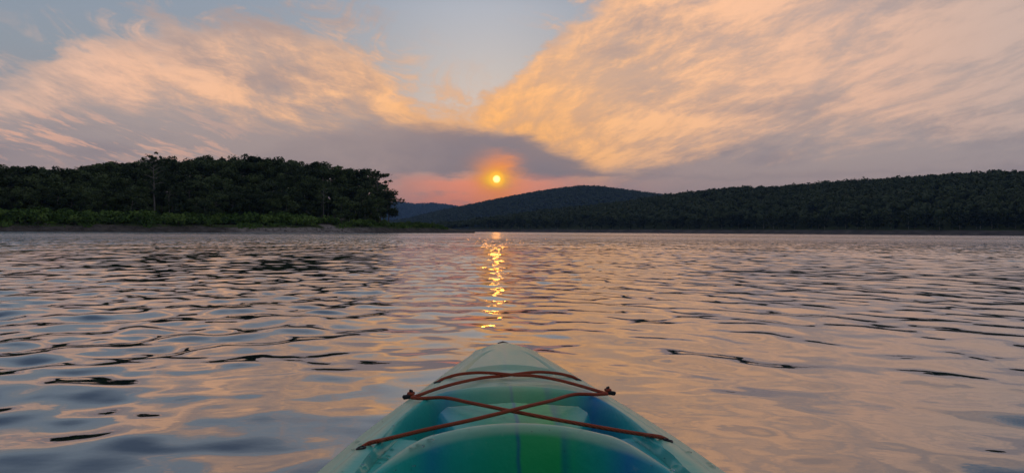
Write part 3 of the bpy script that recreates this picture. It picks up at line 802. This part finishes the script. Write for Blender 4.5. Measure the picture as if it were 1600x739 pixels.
    # the bow and the gunwales take a paler sea green
    at = nt.nodes.new('ShaderNodeAttribute'); at.attribute_name = 'pale'
    pale = X(nt, at.outputs['Fac'])
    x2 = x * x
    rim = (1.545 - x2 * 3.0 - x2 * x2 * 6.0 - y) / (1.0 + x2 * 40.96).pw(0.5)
    pale = pale.mx(((rim + 0.008) / 0.021).gauss(0.0, 1.0) * z.ss(0.268, 0.282))          # sky reflection painted as a pale tone on the foot well's lip
    blot = noise(nt, vec(nt, x * 6, y * 3, z), 1.0, 4, 0.6)
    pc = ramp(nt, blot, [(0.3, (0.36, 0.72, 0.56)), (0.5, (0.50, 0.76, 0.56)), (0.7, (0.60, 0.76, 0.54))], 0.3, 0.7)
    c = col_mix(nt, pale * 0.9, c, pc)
    scuff = noise(nt, vec(nt, x * 40, y * 6, z * 40), 1.0, 5, 0.7)
    c = col_mix(nt, scuff.ss(0.62, 0.75) * 0.18, c, (0.5, 0.6, 0.52))
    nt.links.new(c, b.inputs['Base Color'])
    rgh = 0.22 + scuff * 0.20
    nt.links.new(rgh.k, b.inputs['Roughness'])
    bp = nt.nodes.new('ShaderNodeBump'); bp.inputs['Strength'].default_value = 0.25; bp.inputs['Distance'].default_value = 0.004
    pe = noise(nt, tc.outputs['Object'], 55.0, 3, 0.6)
    nt.links.new(pe.k, bp.inputs['Height']); nt.links.new(bp.outputs[0], b.inputs['Normal'])
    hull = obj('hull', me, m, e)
    ed = W(V[:, 1]) - np.abs(V[:, 0])
    pl = np.maximum(sst(0.085, 0.055, ed), sst(1.87, 2.02, V[:, 1]))
    attr = me.attributes.new('pale', 'FLOAT', 'POINT')
    attr.data.foreach_set('value', np.concatenate([pl, np.ones(len(allV) - len(V))]).astype(np.float32))

    # --- fittings, laid out in the boat's own coordinates
    Rm = Matrix.Rotation(-R(2.0), 3, 'Z')
    def on_deck(px, py, lift=0.0):
        """where the sight line through a point of the photograph meets the deck"""
        d = ray(px, py); o = Vector((0, 0, CAM_H)) - Vector(e.location)
        o, d = Rm @ o, Rm @ d
        tt_ = np.linspace(0.8, 3.4, 5000); P_ = np.array(o)[None] + np.array(d)[None] * tt_[:, None]
        hit = np.nonzero(P_[:, 2] <= deck(P_[:, 0], P_[:, 1]) + lift)[0]
        return P_[hit[0]] if len(hit) else P_[-1]
    cord, nt, b = material('rust_bungee', (0.34, 0.065, 0.030), 0.6, 0.4)
    tc = nt.nodes.new('ShaderNodeTexCoord'); wv = nt.nodes.new('ShaderNodeTexWave'); wv.inputs['Scale'].default_value = 90; wv.bands_direction = 'DIAGONAL'
    nt.links.new(tc.outputs['Object'], wv.inputs[0])
    nt.links.new(col_mix(nt, X(nt, wv.outputs['Fac']), (0.26, 0.042, 0.020), (0.50, 0.090, 0.034)), b.inputs['Base Color'])
    bp = nt.nodes.new('ShaderNodeBump'); bp.inputs['Strength'].default_value = 0.4; bp.inputs['Distance'].default_value = 0.001
    nt.links.new(wv.outputs['Fac'], bp.inputs['Height']); nt.links.new(bp.outputs[0], b.inputs['Normal'])
    black = material('black_nylon', (0.012, 0.013, 0.018), 0.45, 0.5)[0]
    RC = 0.0044
    def spline(P, n=14):
        P = [np.array(p, float) for p in P]; P = [2 * P[0] - P[1]] + P + [2 * P[-1] - P[-2]]; out = []
        for i in range(1, len(P) - 2):
            for s in np.linspace(0, 1, n, endpoint=False):
                a, b_, c_, d_ = P[i - 1:i + 3]
                out.append(0.5 * ((2 * b_) + (c_ - a) * s + (2 * a - 5 * b_ + 4 * c_ - d_) * s * s + (3 * b_ - a - 3 * c_ + d_) * s ** 3))
        out.append(P[-2]); return np.array(out)
    def rope(name, L, lift=0.006):
        """L: photograph points along the cord, each with its clearance above the deck"""
        pts = [on_deck(q[0], q[1], RC * 0.9 + (q[2] if len(q) > 2 else 0.0)) for q in L]
        pts[0] = pts[0] + [0, 0, 0]
        path = spline(pts)
        return obj(name, Parts().add(*tube_np(path, [RC] * len(path), 10)).mesh(name, True), cord, e)
    def hole(px, py):
        p = on_deck(px, py); g = Parts()
        q = np.linspace(0, 2 * math.pi, 17)[:-1]
        ring = [p + [math.cos(a) * 0.0085, math.sin(a) * 0.0085, float(deck(np.array(p[0] + math.cos(a) * 0.0085), np.array(p[1] + math.sin(a) * 0.0085)) - p[2]) + 0.001] for a in q]
        ring.append(ring[0]); ring.append(ring[1])
        g.add(*tube_np(ring, [0.0022] * len(ring), 6))
        obj('grommet', g.mesh('grommet', True), black, e)
    LH, RH = (643, 621), (949, 615)
    rope('bungee_cord', [(683, 597, -0.004), (692, 592), (715, 585, .004), (745, 582, .007), (775, 583, .009), (803, 585.5, .013), (835, 587, .011), (870, 593, .006), (905, 602, .006), (935, 611, .008), RH + (0.010,)])
    rope('bungee_cord', [(903, 593, -0.004), (893, 588), (870, 583, .004), (840, 581, .006), (812, 583.5, .005), (785, 587, .003), (755, 590, .004), (715, 598, .006), (680, 608, .006), (655, 617, .008), LH + (0.010,)])
    def taut(A_, L, B_, hump):
        pA, pB = on_deck(A_[0], A_[1], 0.014), on_deck(B_[0], B_[1], -0.003); P_ = [pA]
        for px, py in L:
            f_ = abs(px - A_[0]) / abs(B_[0] - A_[0]); z_ = pA[2] * (1 - f_) + pB[2] * f_ + hump * math.sin(math.pi * f_) + 0.012 * math.sin(math.pi * f_)
            d = Rm @ ray(px, py); o = Rm @ (Vector((0, 0, CAM_H)) - Vector(e.location)); p = np.array(o + d * ((z_ - o.z) / d.z))
            q = on_deck(px, py, RC); P_.append(p if p[1] < q[1] else q)
        path = spline(P_ + [pB])
        obj('bungee_cord', Parts().add(*tube_np(path, [RC] * len(path), 10)).mesh('bungee_cord', True), cord, e)
    taut(LH, [(660, 622), (695, 621), (735, 629), (770, 636), (800, 642), (860, 653.5), (930, 666), (965, 672), (990, 676), (1000, 677.5), (1010, 679), (1020, 680.5), (1032, 682.5)], (1043, 687), 0.0)
    taut(RH, [(930, 616), (897, 616), (860, 626), (830, 633), (798, 641), (740, 655), (670, 670), (640, 677), (615, 683), (600, 686.5), (590, 688.7), (577, 692)], (565, 699), 0.010)
    for h_ in ((683, 597), (903, 593), (1044, 688), (564, 700)): hole(*h_)
    # hooks: a screwed base with a toggle and a horn the cord loops round
    for (px, py), sgn in ((LH, -1), (RH, 1)):
        p = on_deck(px, py); g = Parts()
        b0 = p + [sgn * 0.008, -0.010, -0.001]
        g.add(*tube_np([b0 + [sgn * -0.014, 0.003, 0.003], b0 + [0, 0, 0.006], b0 + [sgn * 0.011, -0.003, 0.005], b0 + [sgn * 0.0135, -0.004, 0.004]], [0.004, 0.0062, 0.0062, 0.004], 10))
        g.add(*tube_np([b0 + [sgn * -0.010, 0.003, 0.002], p + [sgn * -0.003, 0.0, 0.011], p + [sgn * 0.0, 0.004, 0.017], p + [sgn * 0.006, 0.006, 0.0185]], [0.0035, 0.0035, 0.0035, 0.003], 8))
        hk = obj('deck_hook', g.mesh('deck_hook', True), black, e)
        ang = np.linspace(0.5, 2 * math.pi - 0.5, 12); lp = []
        for a_ in ang: lp.append(p + [sgn * (0.001 - 0.007 * math.cos(a_)), 0.008 * math.sin(a_), 0.011])
        obj('cord_loop', Parts().add(*tube_np(lp, [RC] * len(lp), 8)).mesh('cord_loop', True), cord, hk)
        sc_ = []
        bm = bmesh.new(); bmesh.ops.create_uvsphere(bm, u_segments=8, v_segments=5, radius=0.004)
        mm = bpy.data.meshes.new('screw'); bm.to_mesh(mm); bm.free()
        st = bpy.data.materials.get('steel') or material('steel', (0.6, 0.6, 0.6), 0.3)[0]
        st.node_tree.nodes['Principled BSDF'].inputs['Metallic'].default_value = 1.0
        s_ = obj('screw', mm, st, hk, tuple(p + [sgn * 0.012, 0.004, 0.001])); s_.scale = (1, 1, 0.6)
    # carrying toggle at the tip of the bow
    tp = np.array([-0.004, YB - 0.008, zg(np.array(YB)) - 0.006])
    g = Parts().add(*tube_np([tp + [-0.020, 0.02, 0.006], tp + [-0.016, 0.02, 0.010], tp + [0, 0.021, 0.013], tp + [0.016, 0.02, 0.010], tp + [0.020, 0.02, 0.006]], [0.004, 0.010, 0.012, 0.010, 0.004], 10))
    g.add(*tube_np([tp + [0, 0.02, 0.01], tp + [0, 0.01, -0.02], tp + [0, -0.004, -0.03]], [0.004] * 3, 6))
    obj('carrying_toggle', g.mesh('toggle', True), black, e)
    # drops left on the deck
    g = np.random.default_rng(6); D = Parts()
    bm = bmesh.new(); bmesh.ops.create_icosphere(bm, subdivisions=2, radius=1.0); bv = np.array([v.co[:] for v in bm.verts]); bf = np.array([[v.index for v in f_.verts] for f_ in bm.faces]); bm.free()
    spots = [(559, 690, 7), (553, 702, 6), (600, 706, 8), (606, 712, 7), (612, 702, 6), (598, 717, 9), (655, 696, 10), (644, 700, 8), (672, 687, 9), (590, 723, 6), (995, 690, 5), (1076, 706, 6), (1107, 724, 9), (1112, 729, 7), (1048, 734, 6), (645, 727, 5), (563, 694, 5)]
    for i in range(45): spots.append((g.uniform(530, 1090), g.uniform(640, 738), g.uniform(1.2, 3.0)))
    for px, py, s_ in spots:
        try: p = on_deck(px, py)
        except Exception: continue
        if abs(p[0]) > W(p[1]) - 0.01: continue
        s_ = s_ * 0.0007
        D.add(bv * [s_ * g.uniform(1, 2.0), s_ * g.uniform(0.9, 1.6), s_ * 0.45] * (1 + 0.12 * g.normal(size=(len(bv), 1))) + p, bf)
    wm, nt, b = material('water_drop', (0.9, 0.95, 0.95), 0.02, 0.5, 1.33); b.inputs['Transmission Weight'].default_value = 1.0
    tag(obj('water_drops', D.mesh('drops', True), wm, e), kind='stuff')
build_kayak()

# ------------------------------------------------------------------ the hazy air over the lake
def build_haze():
    L, z0, z1 = 9600.0, -4.0, 330.0
    v = [(x, y, z) for z in (z0, z1) for x, y in ((-L, -L), (L, -L), (L, L), (-L, L))]
    f = [(3, 2, 1, 0), (4, 5, 6, 7), (0, 1, 5, 4), (1, 2, 6, 5), (2, 3, 7, 6), (3, 0, 4, 7)]
    me = bpy.data.meshes.new('haze'); me.from_pydata(v, [], f)
    m = bpy.data.materials.new('haze'); m.use_nodes = True; nt = m.node_tree; nt.nodes.clear()
    out = nt.nodes.new('ShaderNodeOutputMaterial'); pv = nt.nodes.new('ShaderNodeVolumePrincipled')
    pv.inputs['Color'].default_value = (0.27, 0.52, 1.0, 1); pv.inputs['Density'].default_value = 1.05e-4; pv.inputs['Anisotropy'].default_value = 0.0
    nt.links.new(pv.outputs[0], out.inputs['Volume'])
    tag(obj('haze', me, m), 'thin blue evening haze over the lake', 'haze', kind='stuff')
build_haze()
print('island trees', n_is, 'far trees', n_far)
